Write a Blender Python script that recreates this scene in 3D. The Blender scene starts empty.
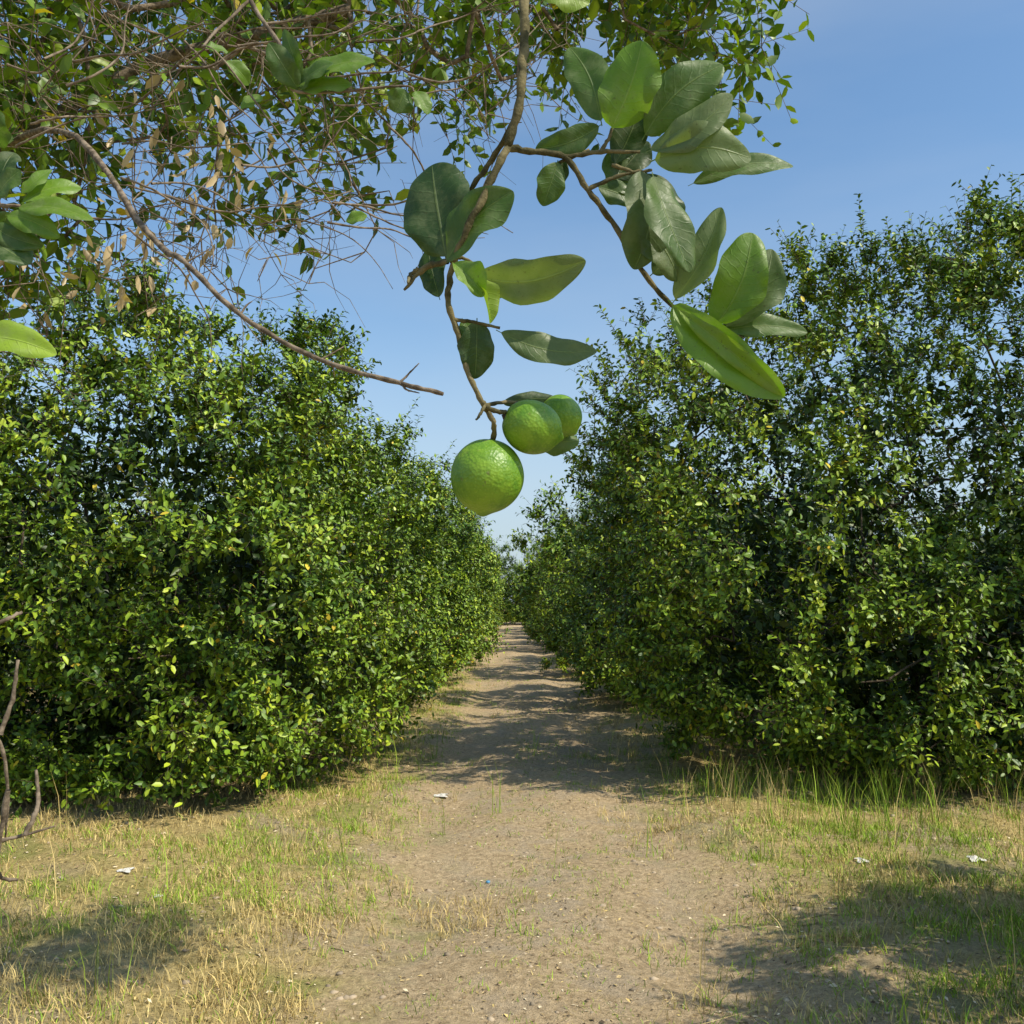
import bpy, math, numpy as np
from mathutils import Vector
rng = np.random.default_rng(11)
scene = bpy.context.scene
F = 995.6; PITCH = math.radians(5.05); CAMZ = 1.6
TOSUN = np.array([0.78, -0.42, 1.15]); TOSUN /= np.linalg.norm(TOSUN)

def nrmz(a):
    return a / np.maximum(np.linalg.norm(a, axis=-1, keepdims=True), 1e-9)

# ------------------------------------------------------------ mesh helper
def mk(name, verts, faces, mat, cols=None, uvs=None, smooth=False, parent=None):
    me = bpy.data.meshes.new(name)
    verts = np.asarray(verts, dtype=np.float32)
    faces = [np.asarray(f, dtype=np.int32) for f in faces if len(f)]
    me.vertices.add(len(verts)); me.vertices.foreach_set("co", verts.ravel())
    loops = np.concatenate([f.ravel() for f in faces])
    tot = np.concatenate([np.full(len(f), f.shape[1], np.int32) for f in faces])
    start = np.concatenate([[0], np.cumsum(tot)[:-1]]).astype(np.int32)
    me.loops.add(len(loops)); me.loops.foreach_set("vertex_index", loops)
    me.polygons.add(len(tot)); me.polygons.foreach_set("loop_start", start)
    me.polygons.foreach_set("loop_total", tot)
    if smooth: me.polygons.foreach_set("use_smooth", np.ones(len(tot), dtype=bool))
    me.update(calc_edges=True)
    if cols is not None:
        at = me.attributes.new("Col", 'FLOAT_COLOR', 'POINT')
        c = np.ones((len(verts), 4), np.float32); c[:, :3] = cols
        at.data.foreach_set("color", c.ravel())
    if uvs is not None:
        at = me.attributes.new("leafuv", 'FLOAT_VECTOR', 'POINT')
        c = np.zeros((len(verts), 3), np.float32); c[:, :2] = uvs
        at.data.foreach_set("vector", c.ravel())
    me.validate()
    ob = bpy.data.objects.new(name, me); scene.collection.objects.link(ob)
    if mat: me.materials.append(mat)
    if parent: ob.parent = parent
    return ob

def empty(name, loc=(0, 0, 0)):
    e = bpy.data.objects.new(name, None); e.location = loc; e.empty_display_size = .3
    scene.collection.objects.link(e); return e

# ------------------------------------------------------------ materials
class NT:
    def __init__(s, name):
        s.m = bpy.data.materials.new(name); s.m.use_nodes = True
        s.t = s.m.node_tree; s.t.nodes.clear()
        s.out = s.t.nodes.new("ShaderNodeOutputMaterial")
    def n(s, typ, ins={}, **kw):
        nd = s.t.nodes.new(typ)
        for k, v in kw.items(): setattr(nd, k, v)
        for k, v in ins.items():
            if isinstance(v, bpy.types.NodeSocket): s.t.links.new(v, nd.inputs[k])
            else: nd.inputs[k].default_value = v
        return nd
    def math(s, op, a, b=0.0, clamp=False):
        return s.n("ShaderNodeMath", {0: a, 1: b}, operation=op, use_clamp=clamp).outputs[0]
    def mix(s, f, a, b, blend='MIX'):
        nd = s.n("ShaderNodeMix", data_type='RGBA', blend_type=blend)
        for i, v in ((0, f), (6, a), (7, b)):
            if isinstance(v, bpy.types.NodeSocket): s.t.links.new(v, nd.inputs[i])
            else: nd.inputs[i].default_value = v if i == 0 else (*v, 1) if len(v) == 3 else v
        return nd.outputs[2]
    def noise(s, vec, scale, detail=4, rough=.55):
        return s.n("ShaderNodeTexNoise", {"Vector": vec, "Scale": scale, "Detail": detail, "Roughness": rough}).outputs[0]
    def step(s, v, lo, hi):
        return s.n("ShaderNodeMapRange", {0: v, 1: lo, 2: hi, 3: 0.0, 4: 1.0}, interpolation_type='SMOOTHSTEP').outputs[0]

def leaf_mat(name, rough=.42, trans=.22, spec=.4):
    g = NT(name)
    a = g.n("ShaderNodeAttribute", attribute_name="Col").outputs["Color"]
    p = g.n("ShaderNodeBsdfPrincipled", {"Base Color": a, "Roughness": rough, "Specular IOR Level": spec})
    o = p
    if trans:
        tc = g.mix(1.0, a, (1.2, 1.4, .4), 'MULTIPLY')
        t = g.n("ShaderNodeBsdfTranslucent", {"Color": tc})
        o = g.n("ShaderNodeMixShader", {0: trans, 1: p.outputs[0], 2: t.outputs[0]})
    g.t.links.new(o.outputs[0], g.out.inputs[0]); return g.m

def bark_mat(name, c1, c2):
    g = NT(name)
    co = g.n("ShaderNodeTexCoord").outputs["Object"]
    n1 = g.noise(co, 45, 5, .65); n2 = g.noise(co, 220, 4)
    col = g.mix(g.step(n1, .38, .62), c1, c2)
    b = g.n("ShaderNodeBump", {"Strength": .7, "Distance": .002, "Height": n2})
    p = g.n("ShaderNodeBsdfPrincipled", {"Base Color": col, "Roughness": .85, "Specular IOR Level": .2, "Normal": b.outputs[0]})
    g.t.links.new(p.outputs[0], g.out.inputs[0]); return g.m

def attr_mat(name, rough=.8):
    g = NT(name)
    a = g.n("ShaderNodeAttribute", attribute_name="Col").outputs["Color"]
    p = g.n("ShaderNodeBsdfPrincipled", {"Base Color": a, "Roughness": rough, "Specular IOR Level": .25})
    g.t.links.new(p.outputs[0], g.out.inputs[0]); return g.m

M_leaf = leaf_mat("citrus_leaf")
M_hedge = leaf_mat("orchard_leaf", trans=0, rough=.45, spec=.35)
M_bark = bark_mat("citrus_bark", (.05, .04, .028), (.14, .11, .075))
M_twig = bark_mat("dry_twig_bark", (.10, .075, .05), (.27, .21, .15))
M_grass = attr_mat("grass_blades", .7)
M_litter = attr_mat("litter", .85)

# big leaf material (close-up)
g = NT("lime_leaf_closeup")
col = g.n("ShaderNodeAttribute", attribute_name="Col").outputs["Color"]
uv = g.n("ShaderNodeAttribute", attribute_name="leafuv").outputs["Vector"]
sx = g.n("ShaderNodeSeparateXYZ", {0: uv})
t_, s_ = sx.outputs[0], sx.outputs[1]
oc = g.n("ShaderNodeTexCoord").outputs["Object"]
abss = g.math('ABSOLUTE', s_)
rib = g.math('SUBTRACT', 1.0, g.step(abss, .012, .05))
ph = g.math('MULTIPLY', g.math('SUBTRACT', t_, g.math('MULTIPLY', abss, .14)), 11.0)
ph = g.math('ADD', ph, g.math('MULTIPLY', g.noise(oc, 40, 3), 2.2))
fr = g.math('ABSOLUTE', g.math('SUBTRACT', g.math('FRACT', ph), .5))
vein = g.math('SUBTRACT', 1.0, g.step(fr, .0, .12))
dust = g.step(g.noise(oc, 60, 7, .7), .42, .68)
blot = g.step(g.noise(oc, 24, 4, .6), .35, .7)
spots = g.step(g.noise(oc, 380, 3, .6), .62, .70)
c = g.mix(g.math('MULTIPLY', blot, .55), col, g.mix(1.0, col, (.55, .66, .5), 'MULTIPLY'))
c = g.mix(g.math('MULTIPLY', dust, .34), c, (.24, .28, .15))
c = g.mix(g.math('MULTIPLY', vein, .03), c, (.26, .34, .13))
c = g.mix(g.math('MULTIPLY', rib, .28), c, (.34, .42, .15))
c = g.mix(g.math('MULTIPLY', spots, .5), c, (.08, .08, .03))
hgt = g.math('ADD', g.math('MULTIPLY', vein, -.12), g.math('ADD', g.math('MULTIPLY', rib, -.8), g.noise(oc, 110, 5)))
bmp = g.n("ShaderNodeBump", {"Strength": .5, "Distance": .0014, "Height": hgt})
ro = g.math('ADD', .42, g.math('MULTIPLY', dust, .25))
p = g.n("ShaderNodeBsdfPrincipled", {"Base Color": c, "Roughness": ro, "Specular IOR Level": .45, "Normal": bmp.outputs[0]})
tr = g.n("ShaderNodeBsdfTranslucent", {"Color": g.mix(1.0, c, (1.5, 1.7, .4), 'MULTIPLY')})
ms = g.n("ShaderNodeMixShader", {0: .32, 1: p.outputs[0], 2: tr.outputs[0]})
g.t.links.new(ms.outputs[0], g.out.inputs[0]); M_big = g.m

# lime skin
g = NT("lime_skin")
oc = g.n("ShaderNodeTexCoord").outputs["Object"]
n1 = g.noise(oc, 45, 5, .65)
vor = g.n("ShaderNodeTexVoronoi", {"Vector": oc, "Scale": 480.0}).outputs[0]
c = g.mix(g.step(n1, .32, .68), (.09, .215, .012), (.22, .37, .022))
c = g.mix(g.math('MULTIPLY', g.math('SUBTRACT', 1.0, g.step(vor, .05, .4)), .35), c, (.33, .46, .06))
sp = g.step(g.noise(oc, 210, 3, .6), .65, .71)
c = g.mix(g.math('MULTIPLY', sp, .65), c, (.16, .15, .05))
b = g.n("ShaderNodeBump", {"Strength": .45, "Distance": .0007, "Height": g.math('ADD', vor, g.noise(oc, 180, 4))})
p = g.n("ShaderNodeBsdfPrincipled", {"Base Color": c, "Roughness": .42, "Specular IOR Level": .45, "Normal": b.outputs[0]})
g.t.links.new(p.outputs[0], g.out.inputs[0]); M_lime = g.m

# ground
g = NT("ground_soil")
gp = g.n("ShaderNodeNewGeometry").outputs["Position"]
sx = g.n("ShaderNodeSeparateXYZ", {0: gp}); X, Y = sx.outputs[0], sx.outputs[1]
nb = g.noise(gp, .8, 4); nm = g.noise(gp, 2.6, 6, .65); nf = g.noise(gp, 28, 6, .7); nff = g.noise(gp, 130, 4, .7)
xc = g.math('SUBTRACT', X, g.math('MULTIPLY', g.math('SINE', g.math('MULTIPLY', Y, .45)), .15))
d = g.math('SUBTRACT', g.math('ABSOLUTE', g.math('SUBTRACT', xc, .22)), .92)
d = g.math('ADD', d, g.math('MULTIPLY', g.math('SUBTRACT', nm, .5), 2.8))
off = g.step(d, -.3, .7)
soil = g.mix(g.step(nf, .32, .68), (.38, .275, .155), (.66, .50, .30))
soil = g.mix(g.math('MULTIPLY', g.step(nm, .46, .62), .5), soil, (.46, .38, .28))
soil = g.mix(g.math('MULTIPLY', g.step(nff, .52, .66), .55), soil, (.20, .15, .09))
ver = g.mix(g.step(nf, .35, .65), (.37, .28, .11), (.66, .51, .22))
ver = g.mix(g.math('MULTIPLY', g.step(nb, .48, .6), .6), ver, (.36, .30, .21))
green = g.step(g.noise(gp, 1.3, 4), .5, .64)
ver = g.mix(g.math('MULTIPLY', green, .55), ver, (.19, .24, .05))
ver = g.mix(g.math('MULTIPLY', g.step(nff, .52, .68), .6), ver, (.13, .10, .045))
c = g.mix(off, soil, ver)
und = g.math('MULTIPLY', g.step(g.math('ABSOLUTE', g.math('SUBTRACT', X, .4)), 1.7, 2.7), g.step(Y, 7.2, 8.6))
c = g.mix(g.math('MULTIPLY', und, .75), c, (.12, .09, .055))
b = g.n("ShaderNodeBump", {"Strength": .95, "Distance": .035, "Height": g.math('ADD', nf, g.math('MULTIPLY', nff, .4))})
p = g.n("ShaderNodeBsdfPrincipled", {"Base Color": c, "Roughness": .95, "Specular IOR Level": .15, "Normal": b.outputs[0]})
g.t.links.new(p.outputs[0], g.out.inputs[0]); M_ground = g.m

# ------------------------------------------------------------ ground
def hfun(x, y):
    fade = np.clip(1 - (np.abs(y) - 30) / 40, 0, 1)
    h = .025*np.sin(1.7*x+.6*y+1)+.018*np.sin(3.9*x-2.3*y)+.012*np.sin(6.1*y+2.1*x)+.008*np.sin(11*x+9*y)
    h += -.04*np.exp(-((x+.5)/.28)**2) - .04*np.exp(-((x-.95)/.28)**2)
    h += .03*np.clip(np.abs(x-.2)-1.1, 0, 1.5)
    return h*fade
gx = np.concatenate([-np.geomspace(500, 7, 22)[:-1], np.linspace(-7, 9, 180), np.geomspace(9, 500, 22)[1:]])
gy = np.concatenate([-np.geomspace(500, 2, 20)[:-1], np.linspace(-2, 24, 260), np.geomspace(24, 700, 50)[1:]])
GX, GY = np.meshgrid(gx, gy); GZ = hfun(GX, GY)
nx, ny = len(gx), len(gy)
idx = np.arange(nx*ny).reshape(ny, nx)
quads = np.stack([idx[:-1, :-1], idx[:-1, 1:], idx[1:, 1:], idx[1:, :-1]], -1).reshape(-1, 4)
gv = np.stack([GX, GY, GZ], -1).reshape(-1, 3)
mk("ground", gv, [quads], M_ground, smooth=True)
cx = gv[quads].mean(1)
sel = (np.abs(cx[:, 0]-.25) < 1.2+.22*np.sin(cx[:, 1]*1.3)+.12*np.sin(cx[:, 1]*3.7)) & (cx[:, 1] > 2) & (cx[:, 1] < 60)
pq = quads[sel]; u, inv = np.unique(pq, return_inverse=True)
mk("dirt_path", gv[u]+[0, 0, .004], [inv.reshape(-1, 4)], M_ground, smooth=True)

# ------------------------------------------------------------ leaves / prisms
T7 = np.array([(0, 0, 0), (.5, 0, -.01), (1, 0, -.12), (.26, -.40, .05), (.66, -.42, .02), (.26, .40, .05), (.66, .42, .02)])
Q7 = np.array([(0, 5, 6, 1), (0, 1, 4, 3)]); R7 = np.array([(1, 6, 2), (1, 2, 4)])
T5 = np.array([(0, 0, 0), (.5, 0, -.03), (1, 0, -.12), (.48, -.5, .05), (.48, .5, .05)])
R5 = np.array([(0, 4, 2, 1), (0, 1, 2, 3)])
def leaves(P, D, N, L, W, C, lod=7):
    D = nrmz(D); N = nrmz(N - (N*D).sum(1, keepdims=True)*D); S = np.cross(D, N)
    T = T7 if lod == 7 else T5
    v = (P[:, None] + T[None, :, 0:1]*(L[:, None, None]*D[:, None]) + T[None, :, 1:2]*(W[:, None, None]*S[:, None])
         + T[None, :, 2:3]*(L[:, None, None]*N[:, None])*rng.uniform(.2, 2.0, (len(P), 1, 1)))
    base = (np.arange(len(P))*len(T))[:, None, None]
    c = np.repeat(C, len(T), 0)
    if lod == 7: return v.reshape(-1, 3), [(Q7[None]+base).reshape(-1, 4), (R7[None]+base).reshape(-1, 3)], c
    return v.reshape(-1, 3), [(R5[None]+base).reshape(-1, 4)], c

def prisms(P0, P1, r0, r1, k=4):
    D = nrmz(P1-P0); ref = np.where(np.abs(D[:, 2:3]) < .9, np.array([[0, 0, 1.]]), np.array([[1., 0, 0]]))
    A = nrmz(np.cross(D, ref)); B = np.cross(D, A)
    an = np.arange(k)*2*np.pi/k
    ring = A[:, None]*np.cos(an)[None, :, None] + B[:, None]*np.sin(an)[None, :, None]
    v = np.concatenate([P0[:, None]+ring*r0[:, None, None], P1[:, None]+ring*r1[:, None, None]], 1).reshape(-1, 3)
    i = np.arange(k); j = (i+1) % k
    q = np.stack([i, j, j+k, i+k], -1)[None] + (np.arange(len(P0))*2*k)[:, None, None]
    return v, q.reshape(-1, 4)

def merge(parts):
    V = []; Fq = {}; C = []; o = 0
    for v, fs, c in parts:
        V.append(v)
        for f in fs: Fq.setdefault(f.shape[1], []).append(f+o)
        C.append(c); o += len(v)
    return np.concatenate(V), [np.concatenate(x) for x in Fq.values()], np.concatenate(C)

def greens(n, bright=1.0, yellow=.012, clump=None):
    a = np.array([.042, .095, .010]); b = np.array([.175, .285, .018]); c = np.array([.38, .46, .028])
    t = rng.beta(1.8, 2.0, n)
    if clump is not None: t = np.clip(t + clump, 0, 1)
    t = t[:, None]
    col = np.where(t < .6, a+(b-a)*t/.6, b+(c-b)*(t-.6)/.4)
    col = col*rng.uniform(.8, 1.2, (n, 1))*bright
    y = rng.random(n) < yellow
    col[y] = np.array([.60, .46, .04])*rng.uniform(.7, 1.1, (y.sum(), 1))
    return col

def twig_leaves(O, D, TL, n, L=(.045, .08), up=.9, bright=1., lod=7, clump=None, yellow=.012, wr=.52):
    N0 = len(O); D = nrmz(D)
    ref = nrmz(rng.normal(size=(N0, 3))); e1 = nrmz(np.cross(D, ref)); e2 = np.cross(D, e1)
    k = np.arange(n); t = (k+.7)/n
    az = k[None]*2.4 + rng.uniform(0, 6.28, (N0, 1)) + rng.normal(0, .4, (N0, n))
    rad = e1[:, None]*np.cos(az)[..., None] + e2[:, None]*np.sin(az)[..., None]
    P = O[:, None] + D[:, None]*(TL[:, None]*t[None])[..., None]
    ld = D[:, None]*.5 + rad*.85 + rng.normal(0, .2, (N0, n, 3)) + np.array([0, 0, -.12])
    nn = np.array([0, 0, up]) + D[:, None]*.7 + rng.normal(0, .45, (N0, n, 3))
    P = P.reshape(-1, 3); ld = ld.reshape(-1, 3); nn = nn.reshape(-1, 3)
    LL = rng.uniform(L[0], L[1], len(P)); WW = LL*rng.uniform(wr-.08, wr+.08, len(P))
    cl = np.repeat(clump, n) if clump is not None else None
    return leaves(P, ld, nn, LL, WW, greens(len(P), bright, yellow, cl), lod)

# skeleton
def skeleton(init, targets, step=.18, jit=.03, tip=.003, pw=2.4, curve=.35):
    par = [-1]+list(range(len(init)-1))
    arr = np.zeros((200000, 3)); n = len(init); arr[:n] = np.array(init, float)
    order = np.argsort(np.linalg.norm(targets-arr[n-1], axis=1))
    for ti in order:
        tg = targets[ti]
        d = np.linalg.norm(arr[1:n]-tg, axis=1); j = int(np.argmin(d)); dist = d[j]; j += 1
        m = max(1, int(math.ceil(dist/step)))
        pd = arr[j]-arr[par[j]] if par[j] >= 0 else np.array([0, 0, 1.])
        pd = pd/max(np.linalg.norm(pd), 1e-6)
        c = arr[j]+pd*dist*curve; prev = j; a0 = arr[j].copy()
        for q in range(1, m+1):
            s = q/m; p = (1-s)**2*a0+2*s*(1-s)*c+s*s*tg
            if q < m: p = p+rng.normal(0, jit, 3)*min(1, dist)
            arr[n] = p; par.append(prev); prev = n; n += 1
    par = np.array(par); rr = np.zeros(n); ch = np.bincount(par[par >= 0], minlength=n)
    rr[ch == 0] = tip**pw
    for i in range(n-1, 0, -1):
        rr[par[i]] += rr[i]
    r = rr**(1/pw)
    return arr[:n], par, r
def skel_mesh(arr, par, r, k=5):
    i = np.arange(1, len(arr)); pa = par[i]
    r0 = np.minimum(r[pa], r[i]*1.35)
    return prisms(arr[pa], arr[i]+nrmz(arr[i]-arr[pa])*(r[i]*.3)[:, None], r0, r[i], k)

# low sphere template for fruit
th = np.linspace(0, np.pi, 6)[:, None]; phv = np.linspace(0, 2*np.pi, 8, endpoint=False)[None]
FS = np.stack([np.sin(th)*np.cos(phv), np.sin(th)*np.sin(phv), 1.08*np.cos(th)*np.ones_like(phv)], -1).reshape(-1, 3)
fi = np.arange(48).reshape(6, 8); FQ = np.stack([fi[:-1], np.roll(fi[:-1], -1, 1), np.roll(fi[1:], -1, 1), fi[1:]], -1).reshape(-1, 4)

# ------------------------------------------------------------ orchard tree
def make_tree(tag, Rx, Ry, H, zb, nbun, seed, lod=7, spikes=70, leafL=(.055, .095), power=2.3, bright=1.0, tpb=11, lpt=8, nfruit=90, ninner=350, czf=.36, amp=1.5, extra=None):
    global rng
    rng = np.random.default_rng(seed)
    cz = zb+(H-zb)*czf
    ks = rng.normal(size=(10, 3)); ks = nrmz(ks)*np.array([2.2, 2.8, 3.4, 4, 5, 6, 8, 10, 12, 15])[:, None]
    am = np.array([.05, .055, .055, .055, .05, .045, .045, .04, .035, .03])*amp; phs = rng.uniform(0, 6.28, 10)
    def R(d):
        lo = d[:, 2] < 0
        up = np.where(~lo, H-cz, cz-zb); pw = np.where(lo, 5.0, power); hz = 2.8
        hh = (np.abs(d[:, 0]/Rx)**hz+np.abs(d[:, 1]/Ry)**hz)**(1/hz)
        s = (hh**pw+np.abs(d[:, 2]/up)**pw)**(-1/pw)
        return s*(1+(am*np.sin(d@ks.T*1.0+phs)).sum(1)*np.where(lo, .6, 1))
    def dirs(n):
        d = rng.normal(size=(n, 3))*np.array([Rx, Ry, H/2]); return nrmz(d)
    d = dirs(nbun); rho = .94-np.abs(rng.normal(0, .07, nbun))
    Cb = np.array([0, 0, cz])+d*(R(d)*rho)[:, None]
    if extra is not None:
        for (ec, er, en) in extra:
            ed = nrmz(rng.normal(size=(en, 3))); Cb = np.concatenate([Cb, np.array(ec)+ed*np.array(er)*rng.uniform(.6, 1, (en, 1))]); d = np.concatenate([d, ed])
    keep = Cb[:, 2] > .1; Cb = Cb[keep]; d = d[keep]
    sz = rng.uniform(.6, 1.6, len(Cb)); tone = rng.normal(0, .17, len(Cb))
    O = np.repeat(Cb, tpb, 0); dd = np.repeat(d, tpb, 0); sz = np.repeat(sz, tpb); tone = np.repeat(tone, tpb)
    D = nrmz(dd*.75+np.array([0, 0, .35])+rng.normal(0, .6, dd.shape))
    TL = rng.uniform(.15, .34, len(O))*sz
    ok = (O+D*TL[:, None])[:, 2] > .04; O, D, TL, tone = O[ok], D[ok], TL[ok], tone[ok]
    parts = [twig_leaves(O, D, TL, lpt, leafL, lod=lod, clump=tone, bright=bright)]
    tw = [prisms(O, O+D*TL[:, None], np.full(len(O), .003), np.full(len(O), .0015), 3)]
    # inner crown: fewer, larger leaves, crown's interior shade painted into their darker colour
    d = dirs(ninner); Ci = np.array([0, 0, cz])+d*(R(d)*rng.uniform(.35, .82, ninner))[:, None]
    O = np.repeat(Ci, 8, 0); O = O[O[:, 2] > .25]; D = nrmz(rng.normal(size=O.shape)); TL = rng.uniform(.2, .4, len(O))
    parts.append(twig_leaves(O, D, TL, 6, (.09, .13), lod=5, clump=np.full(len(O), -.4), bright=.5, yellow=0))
    # shoots breaking the outline
    d = dirs(spikes*4); d = d[d[:, 2] > .1][:spikes]
    O = np.array([0, 0, cz])+d*(R(d)*.92)[:, None]
    D = nrmz(d*.8+np.array([0, 0, .7])+rng.normal(0, .4, d.shape)); TL = rng.uniform(.25, .65, len(O))
    parts.append(twig_leaves(O, D, TL, 22, leafL, lod=lod, clump=np.full(len(O), .12), bright=bright))
    tw.append(prisms(O, O+D*TL[:, None], np.full(len(O), .004), np.full(len(O), .002), 3))
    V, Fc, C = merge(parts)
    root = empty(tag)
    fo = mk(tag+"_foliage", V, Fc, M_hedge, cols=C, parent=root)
    tg = dirs(150); tg = np.array([0, 0, cz])+tg*(R(tg)*rng.uniform(.3, .8, 150))[:, None]
    if extra is not None: tg = np.concatenate([tg]+[np.array([ec])*.95+rng.normal(0, .15, (4, 3)) for (ec, er, en) in extra])
    tg = tg[tg[:, 2] > .3]
    arr, par, r = skeleton([(0, 0, -.1), (.02, .01, .2), (0, .04, .45), (-.03, .05, .7)], tg, .25, .05, .007)
    v, q = skel_mesh(arr, par, r, 6); o = len(v); vs = [v]; qs = [q]
    for a, b in tw: vs.append(a); qs.append(b+o); o += len(a)
    br = mk(tag+"_branches", np.concatenate(vs), [np.concatenate(qs)], M_bark, parent=root)
    d = dirs(nfruit); P = np.array([0, 0, cz])+d*(R(d)*rng.uniform(.9, 1.0, nfruit))[:, None]; P = P[P[:, 2] > .3]; n = len(P)
    fv = P[:, None]+FS[None]*rng.uniform(.017, .025, (n, 1, 1)); fq = FQ[None]+(np.arange(n)*48)[:, None, None]
    fr_ = mk(tag+"_fruit", fv.reshape(-1, 3), [fq.reshape(-1, 4)], M_lime, smooth=True, parent=root)
    return root, fo, br, fr_

def inst(src, name, loc, rot, sc):
    e = empty(name, loc); e.rotation_euler = (0, 0, rot); e.scale = sc
    for o in src[1:]:
        n = bpy.data.objects.new(o.name.split('.')[0], o.data); scene.collection.objects.link(n); n.parent = e
    return e

tL = make_tree("lime_tree", 2.9, 2.5, 4.4, .0, 1400, 3, 7, 150, leafL=(.045, .078), power=2.4, amp=1.6,
               extra=[((1.9, -.9, 3.1), (.55, .55, .6), 30), ((.6, -1.2, 3.9), (.5, .5, .5), 26), ((-1.4, -1.2, 3.9), (.6, .5, .5), 26), ((1.6, -1.9, 1.0), (.7, .5, .7), 36), ((-.9, -2.1, 1.6), (.7, .5, .7), 36)])
tL[0].location = (-3.95, 9.4, 0)
tR = make_tree("lime_tree", 3.05, 2.6, 5.15, .0, 1450, 6, 7, 180, leafL=(.045, .078), power=2.1, bright=.95, amp=1.6,
               extra=[((-2.5, -1.0, 1.2), (.75, .7, .75), 50), ((-2.6, -.2, 3.0), (.6, .6, .55), 36), ((-2.1, -.3, 3.9), (.4, .4, .5), 18), ((-.9, 0, 4.7), (.5, .5, .55), 22), ((.6, -.6, 4.9), (.5, .5, .45), 24), ((-1.2, -2.2, 1.0), (.8, .5, .7), 40), ((1.6, -2.0, 1.6), (.8, .5, .9), 40)])
tR[0].location = (4.15, 10.2, 0)
tA = make_tree("lime_tree", 2.35, 2.25, 3.95, .0, 600, 8, 5, 80, leafL=(.06, .10), power=2.0, ninner=250, amp=1.7)
tA[0].location = (-3.4, 14.9, 0)
tB = make_tree("lime_tree", 2.4, 2.25, 4.05, .0, 600, 9, 5, 90, leafL=(.06, .10), power=2.0, ninner=250, amp=1.7)
tB[0].location = (3.3, 16.0, 0)
r2 = np.random.default_rng(4)
for i in range(8):
    y = 20.2+i*5.1
    s = r2.uniform(.85, 1.12)
    inst((tA, tB)[i % 2], "lime_tree", (-3.3+r2.normal(0, .2), y, 0), r2.uniform(0, 6.28), (s, s, s*r2.uniform(.92, 1.1)))
    s = r2.uniform(.85, 1.12)
    inst((tB, tA)[i % 2], "lime_tree", (3.45+r2.normal(0, .2), y+1.2, 0), r2.uniform(0, 6.28), (s, s, s*r2.uniform(.92, 1.1)))
far = empty("distant_orchard_trees")
def finst(x, y, s):
    e = inst((tA, tB)[int(r2.integers(2))], "distant_tree", (x, y, 0), r2.uniform(0, 6.28), (s, s, s)); e.parent = far
for y in np.arange(11, 40, 5.6):
    for x in (-9.6, 10.4): finst(x+r2.normal(0, .3), y+r2.normal(0, .3), r2.uniform(.9, 1.05))
for x in np.arange(-10, 12, 3.6): finst(x, 64+r2.normal(0, 1), r2.uniform(1.0, 1.25))
# tree just right of the photographer's view (casts the near shadow)
inst(tB, "lime_tree", (4.0, 3.55, 0), 1.0, (.66, .66, .85))
inst(tA, "lime_tree", (-7.4, 4.6, 0), 2.0, (.8, .8, .8))

# ------------------------------------------------------------ overhanging lime tree
rng = np.random.default_rng(21)
cp, sp_ = math.cos(PITCH), math.sin(PITCH)
def W(px, py, d):
    a = (px-512)/F*d; b = (512-py)/F*d
    return np.array([a, d*cp-b*sp_, CAMZ+d*sp_+b*cp])
ot = empty("lime_tree")
def blob(c, r, n):
    p = rng.normal(size=(n, 3)); p = nrmz(p)*rng.random((n, 1))**.4
    return np.array(c)+p*np.array(r)
leafy = np.concatenate([blob((-1.35, 3.0, 3.62), (.85, .9, .55), 175), blob((-.45, 3.1, 3.55), (.65, .8, .36), 130),
    blob((.48, 3.3, 3.70), (.55, .6, .38), 110), blob((-1.5, 2.6, 2.9), (.38, .6, .5), 125),
    blob((-.85, 2.9, 3.02), (.5, .5, .34), 34), blob((-2.8, 2.6, 3.1), (1.1, 1.3, 1.2), 150),
    blob((-1.3, 1.4, 3.7), (1.3, 1.0, .5), 50)])
bare = np.concatenate([blob((-.85, 2.5, 2.75), (.55, .6, .4), 85), blob((-.35, 2.9, 3.2), (.55, .6, .4), 50),
                       blob((-1.3, 2.4, 2.6), (.35, .5, .5), 35)])
allt = np.concatenate([leafy, bare])
arr, par, r = skeleton([(-2.75, 2.5, -.1), (-2.7, 2.55, .5), (-2.6, 2.55, 1.0), (-2.5, 2.6, 1.5), (-2.3, 2.7, 1.9), (-2.0, 2.75, 2.4), (-1.6, 2.8, 2.85), (-1.1, 2.85, 3.2), (-.5, 2.9, 3.4)],
                       allt, .13, .035, .0014, 2.25, .4)
v, q = skel_mesh(arr, par, r, 6)
V = [v]; Q = [q]; o = len(v)
O = np.repeat(leafy, 3, 0); D = rng.normal(size=O.shape)*.8+np.array([.15, 0, .1]); D = nrmz(D); TL = rng.uniform(.12, .3, len(O))
a, b = prisms(O, O+D*TL[:, None], np.full(len(O), .0015), np.full(len(O), .0009), 4); V.append(a); Q.append(b+o); o += len(a)
parts = [twig_leaves(O, D, TL, 6, (.035, .075), up=.7, bright=.92, yellow=.012)]
O2 = np.repeat(bare, 3, 0); D2 = nrmz(rng.normal(size=O2.shape))
for kseg in range(3):
    l = rng.uniform(.04, .1, (len(O2), 1)); E = O2+D2*l
    a, b = prisms(O2, E, np.full(len(O2), .0014-.0003*kseg), np.full(len(O2), .0011-.0003*kseg), 4); V.append(a); Q.append(b+o); o += len(a)
    O2 = E; D2 = nrmz(D2+rng.normal(0, .5, D2.shape))
mk("trunk_and_branches", np.concatenate(V), [np.concatenate(Q)], M_twig, parent=ot)
mv, mf, mc = merge(parts)
mk("canopy_leaves", mv, mf, M_leaf, cols=mc, parent=ot)
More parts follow.
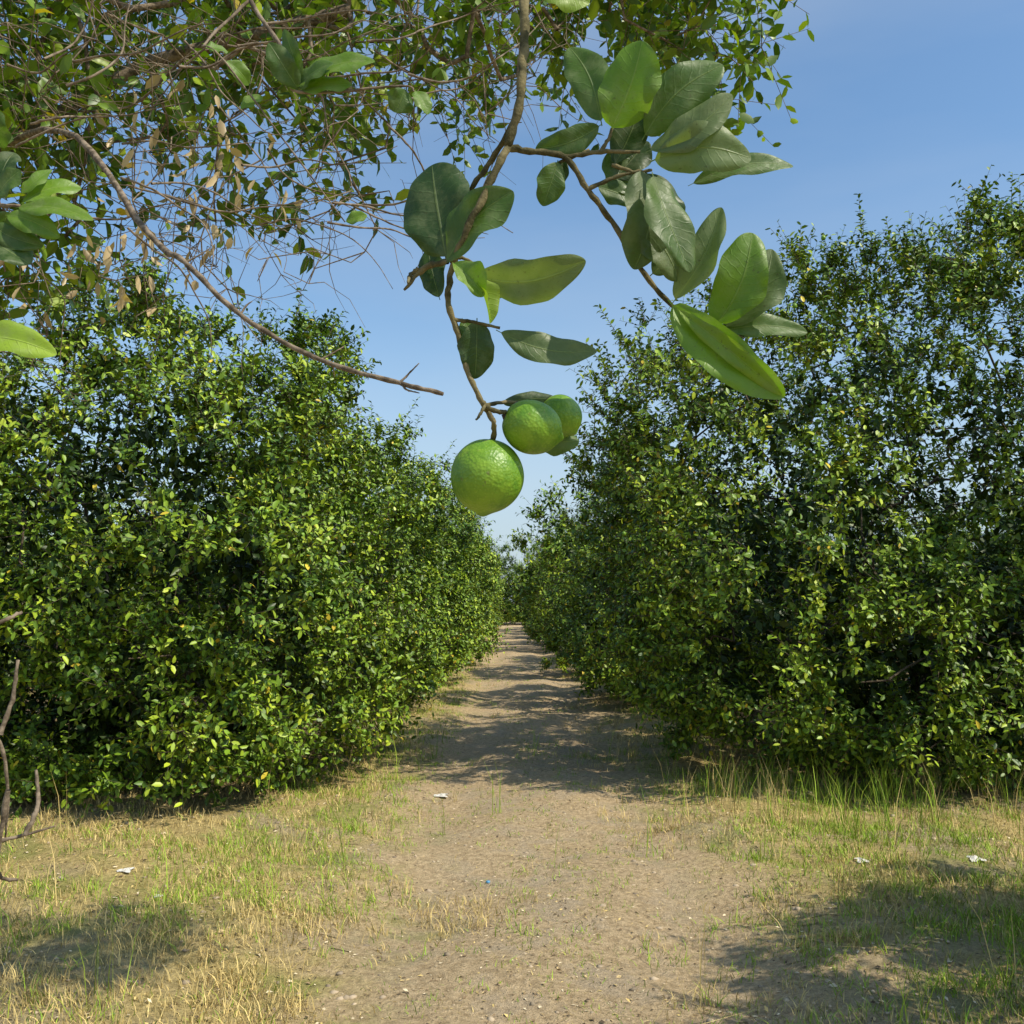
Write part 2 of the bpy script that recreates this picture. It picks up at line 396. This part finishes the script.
dp = np.concatenate([blob((-.85, 2.6, 2.72), (.3, .4, .22), 80), blob((-1.2, 2.5, 2.5), (.3, .4, .2), 35), blob((-.95, 2.5, 2.45), (.12, .3, .12), 22)])
n = len(dp)
v, f, c = leaves(dp, rng.normal(0, .4, (n, 3))+[0, 0, -.8], rng.normal(size=(n, 3)), rng.uniform(.03, .06, n), rng.uniform(.012, .025, n),
                 np.array([.56, .42, .23])*rng.uniform(.6, 1.2, (n, 1)))
mk("dry_leaves", v, f, M_leaf, cols=c, parent=ot)
P = leafy[rng.integers(0, len(leafy), 26)]; n = len(P)
fv = P[:, None]+FS[None]*rng.uniform(.012, .02, (n, 1, 1)); fq = FQ[None]+(np.arange(n)*48)[:, None, None]
mk("small_fruit", fv.reshape(-1, 3), [fq.reshape(-1, 4)], M_lime, smooth=True, parent=ot)

# ---- tubes through points
def smooth_path(pts, rad, sub=6):
    pts = np.array(pts, float); rad = np.array(rad, float); n = len(pts)
    P = np.vstack([2*pts[0]-pts[1], pts, 2*pts[-1]-pts[-2]]); out = []; ro = []
    for i in range(1, n):
        for s in np.arange(sub)/sub:
            a, b, c, d = P[i-1], P[i], P[i+1], P[i+2]
            out.append(.5*((2*b)+(-a+c)*s+(2*a-5*b+4*c-d)*s*s+(-a+3*b-3*c+d)*s**3)); ro.append(rad[i-1]*(1-s)+rad[i]*s)
    out.append(pts[-1]); ro.append(rad[-1]); return np.array(out), np.array(ro)
def tube(pts, rad, k=8, wob=.14):
    p, r_ = smooth_path(pts, rad); n = len(p)
    r_ = r_*(1+wob*np.sin(np.arange(n)*2.1+rng.uniform(0, 6)))
    p[1:-1] += rng.normal(0, 1, (n-2, 3))*r_[1:-1, None]*.16
    T = nrmz(np.gradient(p, axis=0)); A = np.cross(T[0], [.3, .9, .1]); A /= np.linalg.norm(A); vs = []
    an = np.arange(k)*2*np.pi/k
    for i in range(n):
        A = A-T[i]*A.dot(T[i]); A /= np.linalg.norm(A); B = np.cross(T[i], A)
        vs.append(p[i]+(np.cos(an)[:, None]*A+np.sin(an)[:, None]*B)*r_[i])
    vs.append(p[-1:]); v = np.vstack(vs); q = []; t = []
    for i in range(n-1):
        for j in range(k):
            q.append((i*k+j, i*k+(j+1) % k, (i+1)*k+(j+1) % k, (i+1)*k+j))
    for j in range(k): t.append(((n-1)*k+j, (n-1)*k+(j+1) % k, n*k))
    return v, np.array(q), np.array(t)
def tubes(name, specs, mat, parent):
    V = []; Q = []; T = []; o = 0
    for pts, rad in specs:
        v, q, t = tube(pts, rad); V.append(v); Q.append(q+o); T.append(t+o); o += len(v)
    return mk(name, np.vstack(V), [np.vstack(Q), np.vstack(T)], mat, smooth=True, parent=parent)

# dead branch of the tree
DB = [(-1.6, 2.8, 2.85), W(60, 130, 2.2), W(150, 235, 1.75), W(185, 262, 1.65), W(240, 315, 1.6), W(320, 360, 1.55), W(400, 383, 1.5), W(443, 394, 1.48)]
sp = [(DB, [.009, .007, .0055, .0048, .0044, .004, .0038, .0034])]
for (i, ang) in ((3, -60), (3, 40), (4, 50), (5, 35), (5, -50), (6, 45), (6, -30)):
    b = np.array(DB[i]); l = rng.uniform(.015, .05); a = math.radians(ang)
    e = b+np.array([math.cos(a), rng.normal(0, .3), math.sin(a)])*l
    sp.append(([b, (b+e)/2+rng.normal(0, .004, 3), e], [.0022, .0015, .0008]))
for pts in ([(-60, 850), (-10, 842), (25, 835), (55, 826)], [(-60, 700), (-5, 735), (8, 790), (5, 840)], [(25, 835), (38, 805), (36, 770)],
            [(-40, 640), (5, 620), (22, 612)], [(8, 790), (-3, 870), (18, 880)], [(0, 735), (12, 700), (18, 660)]):
    sp.append(([W(x, y, 1.5+.02*i) for i, (x, y) in enumerate(pts)], [.004, .0034, .0024, .0014][:len(pts)]))
sp.append(([(-2.6, 2.55, 1.0), (-1.7, 2.1, .95), W(-60, 850, 1.5)], [.02, .010, .004]))
sp.append(([(-2.6, 2.55, 1.1), (-1.7, 2.1, 1.3), W(-60, 700, 1.5)], [.02, .010, .004]))
for k in range(40):
    x0 = rng.uniform(-40, 420); y0 = rng.uniform(20, 230); d0 = rng.uniform(1.9, 2.9); ang = rng.uniform(-.5, 1.1); p = []
    for s in range(6):
        p.append(W(x0, y0, d0)); x0 += 32*math.cos(ang); y0 += 32*math.sin(ang); ang += rng.normal(0, .35); d0 += rng.normal(0, .05)
    sp.append((p, np.linspace(.0028, .0008, 6)))
tubes("dead_branches", sp, M_twig, ot)

# ------------------------------------------------------------ lime branch (close)
rng = np.random.default_rng(5)
D0 = .65
lb = empty("lime_branch")
def H(px, py, dz=0.): return W(px, py, D0+dz)
sp = [([(-.9, 2.6, 3.3), (-.3, 1.7, 3.1), (-.02, 1.0, 2.6), H(535, -150, .12), H(526, -20, .03), H(524, 40, .01), H(520, 100), H(508, 148)], [.012, .010, .008, .006, .0036, .0032, .003, .003]),
      ([H(508, 148), H(488, 185, -.01), H(466, 232, -.01), H(451, 272), H(448, 300), H(458, 335), H(468, 372), H(482, 402), H(492, 420, .01)], [.0028, .0026, .0023, .0022, .0021, .002, .0018, .0018, .0018]),
      ([H(515, 120), H(492, 160, .02), H(474, 185, .025), H(462, 210, .03)], [.002, .002, .0018, .0015]),
      ([H(508, 148), H(535, 152), H(565, 157), H(588, 190), H(612, 222, .01), H(640, 268, .01), H(672, 305, .01), H(715, 330, .01)], [.0026, .0021, .002, .0019, .0019, .0018, .0016, .001]),
      ([H(565, 157), H(600, 152), H(640, 152)], [.0018, .0016, .001]),
      ([H(600, 152), H(608, 140), H(612, 128)], [.0016, .0012, .001]),
      ([H(566, 157), H(590, 150, .01), H(560, 162)], [.0012, .001, .001]),
      ([H(612, 165), H(635, 172), H(652, 170)], [.0014, .0012, .001]),
      ([H(588, 190), H(612, 178), H(640, 170)], [.0016, .0014, .001]),
      ([H(448, 262), H(425, 268, .01), H(404, 290, .01)], [.0018, .0024, .0010]),
      ([H(418, 268, .01), H(410, 276, .01), H(408, 283)], [.0016, .0013, .0008]),
      ([H(455, 320), H(474, 322), H(500, 328)], [.0014, .0012, .0009]),
      ([H(450, 262), H(462, 258), H(480, 268)], [.0014, .0012, .0009]),
      ([H(482, 402), H(492, 410, .0), H(506, 412, .005)], [.0017, .0016, .0016]),
      ([H(488, 412), H(494, 424), H(493, 440, .012)], [.0017, .0016, .0019]),
      ([H(485, 405), H(510, 402, .02), H(540, 408, .035)], [.0014, .0013, .0014]),
      ([H(485, 405), H(480, 415, -.01), H(476, 420, -.01)], [.0012, .001, .0006])]
tubes("branch_stems", sp, bark_mat("branch_bark", (.055, .05, .02), (.20, .165, .08)), lb)

BV = []; BQ = []; BC = []; BU = []; bo = 0
tones = {'d': (.038, .080, .016), 'm': (.080, .145, .022), 'l': (.165, .22, .080), 'y': (.28, .40, .035), 'g': (.110, .160, .050), 'b': (.15, .26, .020)}
def bleaf(base, tip, wpx, tone, yaw=0., fold=.25, curl=.0, side=0., dz0=0., dz1=0., dep=0., rnd=.58):
    global bo
    B = W(base[0], base[1], D0+dep+dz0); T = W(tip[0], tip[1], D0+dep+dz1); ax = T-B; L = np.linalg.norm(ax); a = ax/L
    wd = wpx*(D0+dep)/F/max(.35, math.cos(yaw))
    nv = np.array([0, -cp, -sp_]); nv = nv-a*nv.dot(a); nv /= np.linalg.norm(nv); s0 = np.cross(a, nv)
    s = s0*math.cos(yaw)+nv*math.sin(yaw); nn = np.cross(s, a)
    nt, ns = 28, 15; t = (1-np.cos(np.linspace(0, np.pi, nt)))[:, None]/2; u = np.linspace(-1, 1, ns)[None]
    tb = .06
    tt = np.clip((t-tb)/(1-tb), 0, 1)
    prof = np.where(t < tb, .03, np.sin(np.pi*tt**.98)**rnd+.02*(1-tt))
    ph1, ph2 = rng.uniform(0, 6.28, 2)
    hw = wd/2*prof*(1+.05*np.sin(t*11+ph1)*np.sign(u)+.03*np.sin(t*23+ph2))
    tw_ = rng.normal(0, .45)
    z = fold*np.abs(u)**1.3*hw + curl*L*np.sin(np.pi*t) + .15*hw*np.sin(t*13+ph1+u*2)*u**2 - .22*hw*u**4 + tw_*u*hw*(t-.3) - rng.uniform(.0, .18)*L*t**3
    off = side*L*np.sin(np.pi*t)
    P = B+ax*t[..., None]+s*(u*hw*math.cos(fold*.7)+off)[..., None]+nn*z[..., None]
    idx = np.arange(nt*ns).reshape(nt, ns)+bo
    BQ.append(np.stack([idx[:-1, :-1], idx[1:, :-1], idx[1:, 1:], idx[:-1, 1:]], -1).reshape(-1, 4))
    BV.append(P.reshape(-1, 3)); c = np.array(tones[tone])*rng.uniform(.88, 1.12)
    BC.append(np.tile(c, (nt*ns, 1))); BU.append(np.stack([np.broadcast_to(t, (nt, ns)), np.broadcast_to(u, (nt, ns))], -1).reshape(-1, 2)); bo += nt*ns

bleaf((447, 262), (428, 158), 74, 'd', .15, .12, .02, dz0=0, dz1=.01, rnd=.45)
bleaf((444, 268), (512, 190), 42, 'm', .6, .35, .05, -.08, dz1=-.015)
bleaf((440, 300), (424, 245), 28, 'd', .3, .3, dz0=.02, dz1=.03)
bleaf((472, 276), (584, 264), 42, 'l', -.45, .3, .05, .09, dz1=-.02)
bleaf((474, 288), (530, 285), 26, 'd', .2, .2, dz0=.015, dz1=.02)
bleaf((496, 330), (599, 344), 33, 'g', .3, .25, .03, .14)
bleaf((477, 318), (476, 378), 36, 'd', .2, .25, .02)
bleaf((462, 318), (478, 345), 20, 'm', .3, .2, dz0=.01)
bleaf((452, 262), (484, 296), 28, 'b', .4, .9, .05, dz0=-.01, dz1=-.02)
bleaf((474, 276), (492, 322), 22, 'y', .8, 1.0, .05, dz0=-.01, dz1=-.015)
bleaf((558, 160), (544, 205), 29, 'm', .2, .3, .03)
bleaf((566, 158), (552, 190), 18, 'd', .2, .3, .03, dz0=.01, dz1=.01)
bleaf((602, 124), (536, 149), 28, 'm', .2, .25, .04, -.08)
bleaf((602, 126), (566, 42), 40, 'm', .35, .25, .03, .07, dz1=.02)
bleaf((610, 132), (642, 40), 58, 'b', .15, .2, .03, .05, dz1=-.015, rnd=.5)
bleaf((613, 168), (642, 82), 40, 'd', .3, .3, .0, .06, dz0=.015, dz1=.015)
bleaf((642, 140), (724, 64), 48, 'm', -.2, .25, .04, -.10, dz1=-.01)
bleaf((646, 152), (730, 90), 36, 'l', .4, .3, .03, .14, dz1=-.02)
bleaf((650, 162), (750, 158), 46, 'l', -.3, .25, .06, -.12, dz1=-.02)
bleaf((688, 186), (794, 158), 26, 'm', .35, .3, .04, -.06, dz0=.01)
bleaf((612, 182), (648, 140), 36, 'd', .3, .2, dz0=.02, dz1=.03)
bleaf((606, 150), (640, 196), 42, 'm', .2, .2, dz0=.025, dz1=.02)
bleaf((596, 186), (640, 200), 28, 'm', .2, .2, dz0=.015, dz1=.02)
bleaf((640, 166), (636, 268), 56, 'g', .25, .3, .06, -.10, dz1=-.01)
bleaf((630, 215), (682, 275), 44, 'g', .25, .3, .04, -.05, dz1=-.01)
bleaf((652, 172), (692, 270), 42, 'm', .5, .3, .05, .08, dz0=-.01, dz1=-.03)
bleaf((645, 170), (670, 245), 54, 'd', .2, .2, .05, .0, dz0=.01, dz1=.0)
bleaf((672, 304), (720, 206), 34, 'l', .6, .45, .04, .10, dz1=-.01)
bleaf((650, 276), (702, 238), 36, 'g', .2, .4, .02, -.03, dz0=.01, dz1=.01)
bleaf((714, 328), (750, 232), 50, 'b', .3, .35, .04, .10, dz1=-.02, rnd=.5)
bleaf((722, 330), (772, 248), 44, 'g', .45, .3, .03, .14, dz1=.005)
bleaf((718, 332), (808, 331), 24, 'm', .4, .3, .03, -.06)
bleaf((668, 300), (784, 397), 48, 'b', -.2, .7, .03, .05, dz0=0, dz1=-.03, rnd=.48)
bleaf((674, 306), (780, 394), 20, 'y', -.3, .5, .02, -.01, dz0=-.006, dz1=-.036)
bleaf((536, -12), (590, 2), 36, 'y', .2, .3, .03)
bleaf((524, 432), (580, 440), 30, 'm', .15, -.2, -.03, .06, dz0=.05, dz1=.05, rnd=.55)
bleaf((500, 404), (560, 400), 18, 'd', .15, -.2, -.03, -.06, dz0=.04, dz1=.05, rnd=.55)
bleaf((-40, 338), (55, 352), 34, 'y', .4, .35, .04, -.06)
for s in [((20, 205), (78, 180), 26, 'b'), ((15, 208), (90, 215), 24, 'b'), ((20, 195), (48, 165), 18, 'b'), ((5, 215), (55, 232), 26, 'b'),
          ((-5, 200), (20, 170), 26, 'm'), ((10, 210), (0, 250), 30, 'm'), ((0, 180), (12, 150), 26, 'd'), ((-10, 240), (30, 262), 34, 'd'), ((-10, 225), (42, 245), 26, 'm'), ((5, 150), (-8, 110), 30, 'm'),
          ((300, 92), (268, 42), 26, 'm'), ((300, 84), (282, 28), 18, 'm'), ((292, 90), (372, 55), 28, 'b'), ((300, 92), (352, 84), 20, 'b'), ((298, 90), (330, 60), 22, 'm'),
          ((405, 88), (395, 112), 24, 'm'), ((415, 90), (428, 112), 18, 'b'), ((225, 60), (250, 84), 18, 'b'), ((205, 48), (228, 50), 16, 'b'),
          ((345, 222), (366, 214), 14, 'b'), ((240, 110), (262, 96), 14, 'b')]:
    bleaf(s[0], s[1], s[2], s[3], rng.uniform(.1, .6), .3, .04, rng.uniform(-.08, .08), dep=.55, dz0=0, dz1=rng.uniform(-.03, .03))
mk("leaves", np.vstack(BV), [np.vstack(BQ)], M_big, cols=np.vstack(BC), uvs=np.vstack(BU), smooth=True, parent=lb)
tubes("leaf_stems", [([W(-60, 150, 1.25), W(-20, 200, 1.22), W(20, 206, 1.2)], [.004, .003, .002]),
                     ([W(-300, 330, .8), W(-120, 345, .7), W(-38, 338, .65)], [.005, .004, .002]),
                     ([(-1.7, 2.5, 2.7), (-1.2, 1.6, 2.3), W(-60, 150, 1.25)], [.012, .008, .004]),
                     ([(-1.7, 2.3, 2.2), (-1.0, 1.3, 1.9), W(-300, 330, .8)], [.012, .008, .005]),
                     ([W(180, -120, 1.6), W(250, 0, 1.3), W(290, 60, 1.22), W(298, 92, 1.2), W(400, 86, 1.2), W(415, 92, 1.2)], [.005, .003, .0022, .0018, .0014, .001]),
                     ([W(250, 0, 1.3), W(205, 44, 1.22), W(225, 62, 1.2), W(345, 222, 1.2)], [.0022, .0016, .0012, .0008])], M_twig, lb)

# limes
def lime(px, py, dz, rx, rz, axis, name):
    n, m = 64, 48; th = np.linspace(0, np.pi, m)[:, None]; phi = np.linspace(0, 2*np.pi, n, endpoint=False)[None]
    r0 = 1+.012*np.sin(2*phi+1)*np.sin(th)+.01*np.sin(3*phi)*np.sin(th)**2+.008*np.sin(5*phi+th*3)*np.sin(th)
    z = np.cos(th)*np.ones_like(phi); rho = np.sin(th)*r0
    z = z-.11*np.exp(-((np.pi-th)/.2)**2)*np.ones_like(phi)-.06*np.exp(-(th/.22)**2)
    P = np.stack([rho*np.cos(phi)*rx, rho*np.sin(phi)*rx, z*rz], -1).reshape(-1, 3)
    idx = np.arange(n*m).reshape(m, n)
    q = np.stack([idx[:-1], np.roll(idx[:-1], -1, 1), np.roll(idx[1:], -1, 1), idx[1:]], -1).reshape(-1, 4)
    ob = mk(name, P, [q], M_lime, smooth=True)
    ob.location = H(px, py, dz); ob.rotation_euler = Vector(axis).to_track_quat('Z', 'Y').to_euler()
    st = []
    for i in range(10):
        a_ = i*math.pi/5; rr_ = .0034 if i % 2 == 0 else .0018
        st.append((rr_*math.cos(a_), rr_*math.sin(a_), rz*.955))
    st = np.array(st+[(0, 0, rz*.955+.0025)]); f = [(i, (i+1) % 10, 10) for i in range(10)]
    mk("calyx", st, [np.array(f)], M_bark, parent=ob)
    return ob
k = D0/F
lime(487, 476, .012, 37.5*k, 38*k, (.12, .05, 1), "lime")
lime(532, 427, .010, 27.5*k, 31*k, (-.95, -.15, .35), "lime")
lime(561, 416, .048, 21*k*1.07, 22*k*1.07, (-.6, .1, .8), "lime")

# ------------------------------------------------------------ grass, litter
rng = np.random.default_rng(77)
def sn(x, y, s):
    return (np.sin(x*s+1.3*np.sin(y*s*.7))+np.sin(y*s*1.1+2+1.1*np.sin(x*s*.8))+np.sin((x+y)*s*1.9+1)*.6)/2.6
def blades(P, L, Wd, C, lean):
    n = len(P); az = rng.uniform(0, 6.28, n); la = rng.uniform(0, 6.28, n)
    s = np.stack([np.cos(az), np.sin(az), np.zeros(n)], -1)*Wd[:, None]/2
    l = np.stack([np.cos(la), np.sin(la), np.zeros(n)], -1)*(lean*L)[:, None]; up = np.array([0, 0, 1.])*L[:, None]*np.sqrt(np.clip(1-lean**2, .05, 1))[:, None]
    v = np.stack([P-s, P+s, P+s*.8+l*.3+up*.55, P-s*.8+l*.3+up*.55, P+l+up], 1).reshape(-1, 3)
    b = (np.arange(n)*5)[:, None]
    return v, [np.array([[0, 1, 2, 3]])+b, np.array([[3, 2, 4]])+b], np.repeat(C, 5, 0)
nt = 84000
y = 2.6+(rng.random(nt)**1.8)*26; x = rng.uniform(-1, 1, nt)*(1.2+y*.62)
nz = .5*sn(x, y, 2.1)+.3*sn(x+3, y-1, 5.3)+rng.normal(0, .25, nt)
e = np.abs(x-.22-.15*np.sin(y*.45))-.95+.9*nz
right_lawn = (x > 1.2+.3*nz) & (y > 4.2) & (y < 9.5); left_edge = (x < -.6) & (x > -1.9) & (y > 5.2)
pat = sn(x, y, 3.3)+.6*sn(x-2, y+5, 8.1)
dens = np.where(e < 0, .12+.26*(np.abs(x-.2) < .3)*(y > 4), .45+.5*pat)
dens = np.where((e < 0) & (sn(x, y, 1.4)+.4*sn(x, y, 6) > .3), .45, dens)
dens = np.where((np.abs(x-.4) > 2.2) & (y > 8.5), .15, dens)
dens = np.where(right_lawn, .68+.5*pat, dens); dens = np.where(left_edge, .6+.4*pat, dens)
kp = rng.random(nt) < dens
x, y, e, right_lawn, left_edge = [q_[kp] for q_ in (x, y, e, right_lawn, left_edge)]
gf = np.where(right_lawn, .66+.35*sn(x, y, 2.7), np.where(left_edge, .62, .12+.3*(sn(x, y, 1.1) > .2)))
gf = np.where((e < 0), .42, gf)
tg_ = rng.random(len(x)) < gf
tall = ((x > 1.2) & (y > 7.0) & (y < 8.6) & (rng.random(len(x)) < .14)) | (rng.random(len(x)) < .010)
nb_ = 9
X_ = np.repeat(x, nb_)+rng.normal(0, .034, len(x)*nb_); Y_ = np.repeat(y, nb_)+rng.normal(0, .034, len(x)*nb_)
G_ = np.repeat(tg_, nb_); TL_ = np.repeat(tall, nb_) & (rng.random(len(X_)) < .5); ON = np.repeat(e < 0, nb_)
P = np.stack([X_, Y_, hfun(X_, Y_)-.005], -1)
L = rng.uniform(.025, .095, len(X_))*np.where(ON, .5, 1)*np.where(G_, 1.1, 1.0)*np.repeat(rng.uniform(.5, 1.4, len(x)), nb_); L = np.where(TL_, rng.uniform(.2, .5, len(X_)), L)
Wd = rng.uniform(.0022, .0045, len(X_))*(1+Y_*.05)
dry = np.array([.74, .57, .23])*rng.uniform(.42, 1.1, (len(X_), 1)); gr = np.array([.21, .37, .035])*rng.uniform(.5, 1.3, (len(X_), 1))+np.array([.16, .11, .01])*rng.random((len(X_), 1))
C = np.where(G_[:, None], gr, dry); lean = rng.uniform(.25, .97, len(X_)); lean = np.where(TL_, lean*.5, lean); lean = np.where(ON & ~G_, .9+.09*rng.random(len(X_)), lean)
for nm_, ms_ in (("green_grass", G_), ("dry_grass", ~G_)):
    v, f, c = blades(P[ms_], L[ms_], Wd[ms_], C[ms_], lean[ms_]); mk(nm_, v, f, M_grass, cols=c)
# litter flakes
n = 66000
y = 2.5+rng.random(n)**1.8*24; x = rng.uniform(-1, 1, n)*(1.2+y*.6)
kp = rng.random(n) < .5+.5*sn(x, y, 4.1); x = x[kp]; y = y[kp]; n = len(x)
P = np.stack([x, y, hfun(x, y)+.008], -1)
Lf = rng.uniform(.008, .038, n); onp = np.abs(x-.2) < 1.1; Lf = np.where(onp, Lf*.8, Lf)
base = np.array([[.48, .36, .18], [.24, .165, .09], [.74, .62, .41], [.11, .08, .05], [.60, .45, .18]])[rng.integers(0, 5, n)]
v, f, c = leaves(P, rng.normal(size=(n, 3))*[1, 1, .12], np.array([0, 0, 1.])+rng.normal(0, .35, (n, 3)), Lf, Lf*rng.uniform(.15, .6, n), base*rng.uniform(.7, 1.2, (n, 1)), 5)
mk("leaf_litter", v, f, M_litter, cols=c)
# pebbles and clods
n = 4200; y = 2.6+rng.random(n)**1.7*16; x = rng.uniform(-1, 1, n)*(1.2+y*.5)
ic = np.array([(0, 0, 1), (.89, 0, .45), (.28, .85, .45), (-.72, .53, .45), (-.72, -.53, .45), (.28, -.85, .45), (.72, .53, -.45), (-.28, .85, -.45), (-.89, 0, -.45), (-.28, -.85, -.45), (.72, -.53, -.45), (0, 0, -1)])
ft = [(0, 1, 2), (0, 2, 3), (0, 3, 4), (0, 4, 5), (0, 5, 1), (1, 6, 2), (2, 7, 3), (3, 8, 4), (4, 9, 5), (5, 10, 1), (6, 7, 2), (7, 8, 3), (8, 9, 4), (9, 10, 5), (10, 6, 1), (6, 11, 7), (7, 11, 8), (8, 11, 9), (9, 11, 10), (10, 11, 6)]
sz = rng.gamma(2, .004, n).clip(.003, .022)
v = np.stack([x, y, hfun(x, y)+.002], -1)[:, None]+ic[None]*sz[:, None, None]*rng.uniform(.6, 1.3, (n, 12, 1))*np.array([1, 1, .6])
f = np.array(ft)[None]+(np.arange(n)*12)[:, None, None]
pc = np.array([.48, .38, .26])*rng.uniform(.45, 1.15, (n, 1))
mk("pebbles", v.reshape(-1, 3), [f.reshape(-1, 3)], M_litter, cols=np.repeat(pc, 12, 0), smooth=True)

# litter scraps
def gpt(px, py):
    o_ = np.array([0, 0, CAMZ]); d_ = W(px, py, 1.0)-o_; t = CAMZ/-d_[2]; p_ = o_+d_*t; p_[2] = hfun(p_[0], p_[1]); return p_
def plain(name, c, rough=.5):
    g = NT(name); co = g.n("ShaderNodeTexCoord").outputs["Object"]
    cc = g.mix(g.step(g.noise(co, 60, 4), .4, .7), c, tuple(q*.75 for q in c))
    p = g.n("ShaderNodeBsdfPrincipled", {"Base Color": cc, "Roughness": rough}); g.t.links.new(p.outputs[0], g.out.inputs[0]); return g.m
M_paper = plain("paper", (.66, .63, .57), .85); M_blue = plain("blue_plastic", (.10, .30, .50), .45)
def scrap(px, py, wx, wy, h=.025):
    c = gpt(px, py); n = 9; u, w_ = np.meshgrid(np.linspace(-.5, .5, n), np.linspace(-.5, .5, n))
    r_ = 1+.3*np.sin(np.arctan2(w_, u)*3+rng.uniform(0, 6))
    P = np.stack([c[0]+u*wx*r_, c[1]+w_*wy*r_, c[2]+.006+h*rng.random((n, n))*(1-1.2*np.hypot(u, w_))], -1).reshape(-1, 3)
    idx = np.arange(n*n).reshape(n, n); q = np.stack([idx[:-1, :-1], idx[:-1, 1:], idx[1:, 1:], idx[1:, :-1]], -1).reshape(-1, 4)
    mk("paper_scrap", P, [q], M_paper)
for a_ in ((125, 881, .07, .08, .015), (158, 902, .04, .05, .01), (862, 872, .06, .09, .02), (976, 866, .08, .1, .03), (441, 791, .1, .12, .02)):
    scrap(*a_)
c0 = gpt(488, 874); prof = [(0, .011), (.009, .011), (.012, .009), (.012, 0)]; kk = 20; vs = []
for rr_, zz in prof:
    for i in range(kk):
        w2 = 1+(.04 if i % 2 else 0)*(zz < .010); vs.append((c0[0]+rr_*w2*math.cos(i*2*math.pi/kk), c0[1]+rr_*w2*math.sin(i*2*math.pi/kk), c0[2]+.005+zz))
fq = [(a*kk+i, a*kk+(i+1) % kk, (a+1)*kk+(i+1) % kk, (a+1)*kk+i) for a in range(3) for i in range(kk)]
mk("bottle_cap", np.array(vs), [np.array(fq)], M_blue)

# ------------------------------------------------------------ light, sky, camera
w = bpy.data.worlds.new("World"); scene.world = w; w.use_nodes = True; nt_ = w.node_tree; nt_.nodes.clear()
sky = nt_.nodes.new("ShaderNodeTexSky"); sky.sky_type = 'NISHITA'; sky.sun_disc = False
sky.sun_elevation = math.asin(TOSUN[2]); sky.sun_rotation = math.atan2(TOSUN[0], TOSUN[1])
sky.air_density = 1.0; sky.dust_density = 1.5; sky.ozone_density = 1.8
tc = nt_.nodes.new("ShaderNodeTexCoord"); mp = nt_.nodes.new("ShaderNodeMapping"); mp.inputs["Scale"].default_value = (1.0, 1.0, 4); mp.inputs["Rotation"].default_value = (.25, .35, 0)
no = nt_.nodes.new("ShaderNodeTexNoise"); no.inputs["Scale"].default_value = 1.3; no.inputs["Detail"].default_value = 5
mr = nt_.nodes.new("ShaderNodeMapRange"); mr.inputs[1].default_value = .40; mr.inputs[2].default_value = .85; mr.inputs[3].default_value = 0; mr.inputs[4].default_value = .38
# haze near the horizon
sz_ = nt_.nodes.new("ShaderNodeSeparateXYZ"); hz_ = nt_.nodes.new("ShaderNodeMapRange"); hz_.interpolation_type = 'SMOOTHERSTEP'
hz_.inputs[1].default_value = -.05; hz_.inputs[2].default_value = .42; hz_.inputs[3].default_value = .62; hz_.inputs[4].default_value = 0
mh = nt_.nodes.new("ShaderNodeMix"); mh.data_type = 'RGBA'; mh.inputs[7].default_value = (4.9, 5.7, 6.6, 1)
gn = nt_.nodes.new("ShaderNodeMix"); gn.data_type = 'RGBA'; gn.blend_type = 'MULTIPLY'; gn.inputs[0].default_value = 1; gn.inputs[7].default_value = (1.15, 1.42, 1.52, 1)
mx = nt_.nodes.new("ShaderNodeMix"); mx.data_type = 'RGBA'; mx.inputs[7].default_value = (5.2, 5.8, 6.5, 1)
bg = nt_.nodes.new("ShaderNodeBackground"); bg.inputs[1].default_value = .12; wo = nt_.nodes.new("ShaderNodeOutputWorld")
l = nt_.links.new
l(tc.outputs["Generated"], mp.inputs[0]); l(mp.outputs[0], no.inputs[0]); l(no.outputs[0], mr.inputs[0]); l(mr.outputs[0], mx.inputs[0])
l(tc.outputs["Generated"], sz_.inputs[0]); l(sz_.outputs[2], hz_.inputs[0]); l(hz_.outputs[0], mh.inputs[0])
l(sky.outputs[0], gn.inputs[6]); l(gn.outputs[2], mh.inputs[6]); l(mh.outputs[2], mx.inputs[6]); l(mx.outputs[2], bg.inputs[0]); l(bg.outputs[0], wo.inputs[0])
sl = bpy.data.lights.new("sun", 'SUN'); sl.energy = 5.0; sl.angle = math.radians(.5); sl.color = (1, .92, .76)
so = bpy.data.objects.new("sun", sl); scene.collection.objects.link(so)
so.rotation_euler = Vector(TOSUN).to_track_quat('Z', 'Y').to_euler(); so.location = (5, -3, 12)
cam = bpy.data.cameras.new("camera"); cam.lens = 35; cam.sensor_width = 36; cam.clip_start = .05; cam.clip_end = 2000
co_ = bpy.data.objects.new("camera", cam); scene.collection.objects.link(co_)
co_.location = (0, 0, CAMZ); co_.rotation_euler = (math.pi/2+PITCH, 0, 0); scene.camera = co_
scene.view_settings.view_transform = 'Standard'; scene.view_settings.look = 'None'; scene.view_settings.exposure = 0
